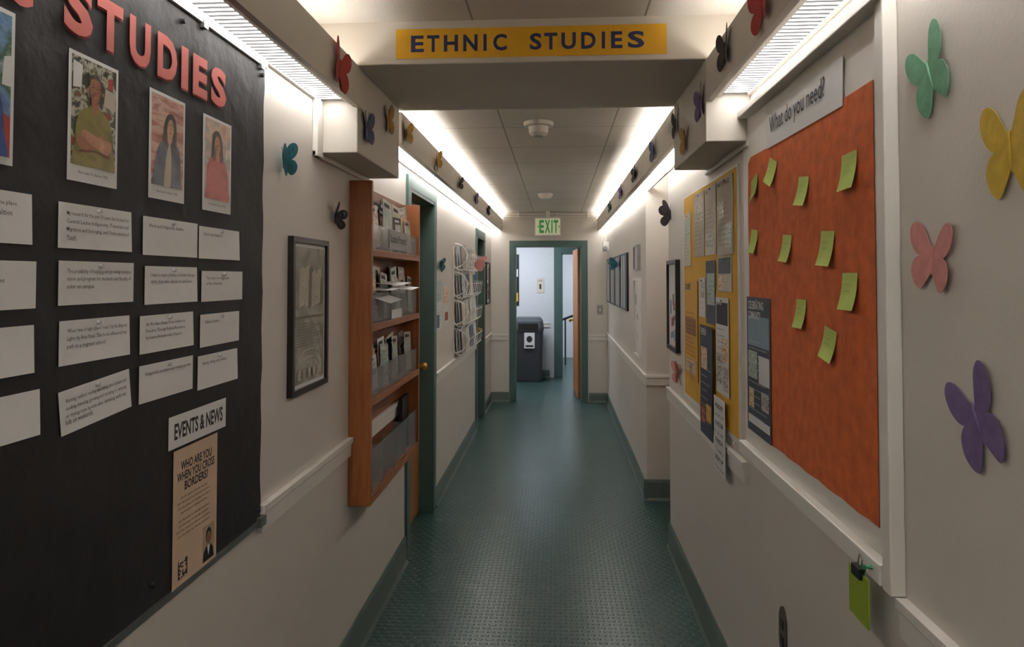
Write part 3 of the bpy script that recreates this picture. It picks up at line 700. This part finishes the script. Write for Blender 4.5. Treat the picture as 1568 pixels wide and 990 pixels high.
for si,(z,h) in enumerate(shz[:3]):
    for k in range(4):
        ya=y0+.04+(y1-y0-.06)*k/4
        for j in range(4):
            w=r.uniform(.11,.19);hh=r.uniform(.17,.245) if si<2 else r.uniform(.14,.22)
            a=ya+r.uniform(0,max(.01,.235-w));tilt=r.uniform(-.22,.22)
            xb=XL+.02+.013*j;m=r.choice(pcs[si])
            def PT(g,f,dx=0):
                return (xb-.01*f+dx,min(max(a+w*g+tilt*hh*f,y0+.03),y1-.03),z+.022+hh*f-w*(g-.5)*tilt*.8)
            mb.prism([PT(0,0),PT(1,0),PT(1,1),PT(0,1)],(.002,0,0),m)
            mb.poly([PT(.12,.45,.003),PT(.88,.45,.003),PT(.88,.8,.003),PT(.12,.8,.003)],r.choice([PH1,PH2,PH3,PH4,PAPER]))
            mb.poly([PT(.12,.86,.003),PT(.7,.86,.003),PT(.7,.93,.003),PT(.12,.93,.003)],INK if m not in (DKB,PH3) else PAPER)
for (a,w,z,dz) in ((3.05,.2,1.545,.03),(3.2,.22,1.575,.02),(3.0,.22,1.53,-.01),(3.45,.18,1.55,.02)):
    P=[(XL+.03,a,z),(XL+.03,a+w,z+.01),(xf+.05,a+w+.03,z+dz-.02),(xf+.05,a+.02,z+dz-.03)]
    mb.prism(P,(0,0,.0015),PAPER)
mb.box(XL+.03,XL+.05,3.7,3.86,z0+.021,.97,BLACK)
mb.obj('brochures',parent=rk)
mb=MB();S2=Surf('L',xf-.0125);sheet(mb,S2,3.25,3.62,1.735,1.825,.001,GR);txt(mb,S2,'Student Projects',3.27,3.60,1.755,1.805,.0026,INK,.01);sheet(mb,S2,3.30,3.52,1.40,1.45,.001,PAPER)
mb.obj('label_strip',parent=rk)

# ------------------------------------------------------------------ wall literature further along left wall
flyer('printed_flyer',LW,5.02,5.28,1.22,1.60,PAPER,[(.05,.95,.55,.95,PH2),(.05,.5,.05,.3,c('br_blue','#47607e'))],seed=21)
flyer('printed_flyer',LW,5.32,5.58,1.24,1.56,PAPER,[(.05,.95,.5,.9,PH4),(.3,.9,.1,.3,FR)],seed=22)
wr=bpy.data.objects.new('wire_magazine_rack',None);COL.objects.link(wr)
mb=MB()
for k in range(5):
    yy=5.85+.28*k
    mb.tube([(XL+.006,yy,.93),(XL+.006,yy,1.86)],.004,WHITE,6)
for t in range(4):
    zb=.96+.235*t
    for k in range(8):
        yy=5.87+.155*k
        path=[(XL+.008,yy,zb+.10)]+[(XL+.06-.052*math.cos(a),yy,zb+.05-.05*math.sin(a)) for a in [i*math.pi/8 for i in range(9)]]+[(XL+.125,yy,zb+.13),(XL+.118,yy,zb+.145)]
        mb.tube(path,.003,WHITE,6)
    for zz,dx in ((zb+.12,.122),(zb+.03,.112)):
        mb.tube([(XL+dx,5.85,zz),(XL+dx,6.97,zz)],.003,WHITE,6)
    mb.tube([(XL+.008+.11*math.sin(a),5.85,zb+.12-.10*math.cos(a)) for a in [i*math.pi/12 for i in range(13)]],.0035,WHITE,6)
mb.obj('wires',parent=wr)
mb=MB()
for t in range(4):
    zb=.96+.235*t
    for k in range(4):
        for j in range(3):
            a=5.88+.27*k+r.uniform(0,.03);x=XL+.03+.022*j
            mb.prism([(x,a,zb+.01),(x,a+.21,zb+.01),(x-.012,a+.21,zb+.20+.02*r.random()),(x-.012,a,zb+.20)],(.003,0,0),r.choice([PAPER,PAPER,WARM,PH3,PH1,c('br_blue','#47607e'),GR,PH4]) if j==2 else PAPER)
mb.obj('magazines',parent=wr)

# ------------------------------------------------------------------ ceiling devices / exit sign
mb=MB();x,y=-.10,3.87
mb.tube([(x,y,CF),(x,y,CF-.022),(x,y,CF-.024)],[.082,.080,.070],WHITE,32)
mb.tube([(x,y,CF-.024),(x,y,CF-.06),(x,y,CF-.075)],[.055,.052,.036],WHITE,32)
mb.tube([(x,y,CF-.0745),(x,y,CF-.078)],[.028,.024],GR,24)
mb.obj('smoke_detector',.001)
mb=MB();x,y=-.117,7.17
mb.tube([(x,y,CF),(x,y,CF-.02),(x,y,CF-.05)],[.075,.073,.05],WHITE,24);mb.obj('smoke_detector',.001)
EXB=mat('exit_panel','#d3dab4',.4,emis=.2);EXG=mat('exit_green','#3f9a5c',.4,emis=.12)
mb=MB();mb.box(-.285,.05,9.02,9.07,2.135,2.365,WHITE);mb.box(-.14,-.09,9.03,9.06,2.365,CF,WHITE)
mb.box(-.272,.037,9.02,9.0185,2.148,2.352,EXB)
EX=Surf('F',9.0183)
for ch,a,b in (('E',-.225,-.165),('X',-.155,-.085),('I',-.072,-.056),('T',-.043,.015)): txt(mb,EX,ch,a,b,2.17,2.335,.001,EXG,.035)
for sg,px_ in ((-1,-.24),(1,.026)): mb.poly([EX.P(px_+sg*.012,2.25,.001),EX.P(px_-sg*.006,2.235,.001),EX.P(px_-sg*.006,2.265,.001)],EXG)
mb.obj('exit_sign',.001)
mb=MB();mb.tube([(-.69,9.15,CF-.03),(.50,9.15,CF-.03)],.012,WHITE);mb.tube([(-.69,9.15,CF-.06),(.50,9.15,CF-.06)],.009,WHITE)
for xx in (-.5,0,.4): mb.box(xx-.01,xx+.01,9.13,9.17,CF-.075,CF,WHITE)
mb.obj('ceiling_conduit')
mb=MB();mb.box(.645,.57,8.9,9.0,1.93,2.05,WHITE);mb.tube([(.60,8.9,1.97),(.60,8.87,1.97)],[.03,.026],GR,16);mb.obj('wall_alarm',.004)

# ------------------------------------------------------------------ waste bin
bn=bpy.data.objects.new('recycling_bin',None);COL.objects.link(bn)
def loop(cx,cy,hw,hd,z,rad=.05):
    out=[]
    for qx,qy,a0 in ((1,1,0),(-1,1,90),(-1,-1,180),(1,-1,270)):
        for k in range(5):
            a=math.radians(a0+22.5*k);out.append((cx+qx*(hw-rad)+rad*math.cos(a),cy+qy*(hd-rad)+rad*math.sin(a),z))
    return out
def loft(mb,loops,m):
    for A,Bq in zip(loops[:-1],loops[1:]):
        K=len(A)
        for i in range(K):
            j=(i+1)%K;mb.poly([A[i],A[j],Bq[j],Bq[i]],m)
    mb.poly(loops[0][::-1],m);mb.poly(loops[-1],m)
cx,cy=-.445,11.15
mb=MB();loft(mb,[loop(cx,cy,.20,.19,.0),loop(cx,cy,.205,.195,.03),loop(cx,cy,.225,.21,.78)],DARKGREY);mb.obj('body',parent=bn)
mb=MB();loft(mb,[loop(cx,cy,.235,.22,.78),loop(cx,cy,.235,.22,.84),loop(cx,cy,.22,.205,.93),loop(cx,cy+.02,.18,.16,.985)],mat('bin_lid','#3d4248',.4));mb.obj('lid',parent=bn)
mb=MB();BS=Surf('F',cy-.222)
mb.box(cx-.15,cx+.15,cy-.235,cy-.215,.81,.90,BLACK)
sheet(mb,BS,cx-.06,cx+.10,.52,.76,.004,PAPER);ell(mb,BS,cx+.02,.66,.045,.05,.0058,INK);sheet(mb,BS,cx-.04,cx+.08,.54,.57,.0055,INK,.0003)
mb.obj('label_and_slot',parent=bn)
mb=MB();sheet(mb,VB,-.33,-.21,1.36,1.60,.002,WARM,.006);txt(mb,VB,'1',-.285,-.255,1.42,1.50,.0085,INK,.03);txt(mb,VB,'LEVEL',-.31,-.23,1.54,1.57,.0085,INK);mb.obj('floor_number_plaque')
mb=MB();sheet(mb,VB,-.88,-.615,1.15,1.98,.002,BLACK,.01);sheet(mb,VB,-.84,-.63,1.22,1.36,.0125,BANNER,.001);sheet(mb,VB,-.80,-.63,1.62,1.74,.0125,PAPER,.001);mb.obj('wall_poster')
mb=MB()
mb.tube([(-.6,13.6,.55),(.15,13.2,.85),(.9,12.8,1.15)],.022,DARKGREY);mb.tube([(.15,13.2,0.0),(.15,13.2,.85)],.015,DARKGREY);mb.tube([(.8,12.85,0),(.8,12.85,1.12)],.015,DARKGREY)
mb.obj('stair_handrail')
mb=MB();mb.box(-1.2,-.2,10.0,10.6,2.47,2.4999,COOL);mb.box(-1.22,-.18,9.98,10.62,2.485,2.4995,WHITE);mb.box(.0,.9,12.4,13.2,2.47,2.4999,COOL);mb.obj('ceiling_light_panel')

# ------------------------------------------------------------------ world + camera
w=bpy.data.worlds.new('world');scn.world=w;w.use_nodes=True
bg=w.node_tree.nodes['Background'];bg.inputs[0].default_value=(.8,.85,1,1);bg.inputs[1].default_value=.15
cam=bpy.data.cameras.new('camera');co=bpy.data.objects.new('camera',cam);COL.objects.link(co)
cam.sensor_width=36;cam.lens=36*1088/1568
cam.shift_y=-(495-394)/1568
co.location=(0,0,1.6)
co.rotation_euler=(math.pi/2+math.atan(.0287),0,math.atan(69/1088))
cam.clip_start=.05
scn.camera=co
scn.view_settings.view_transform='Standard'
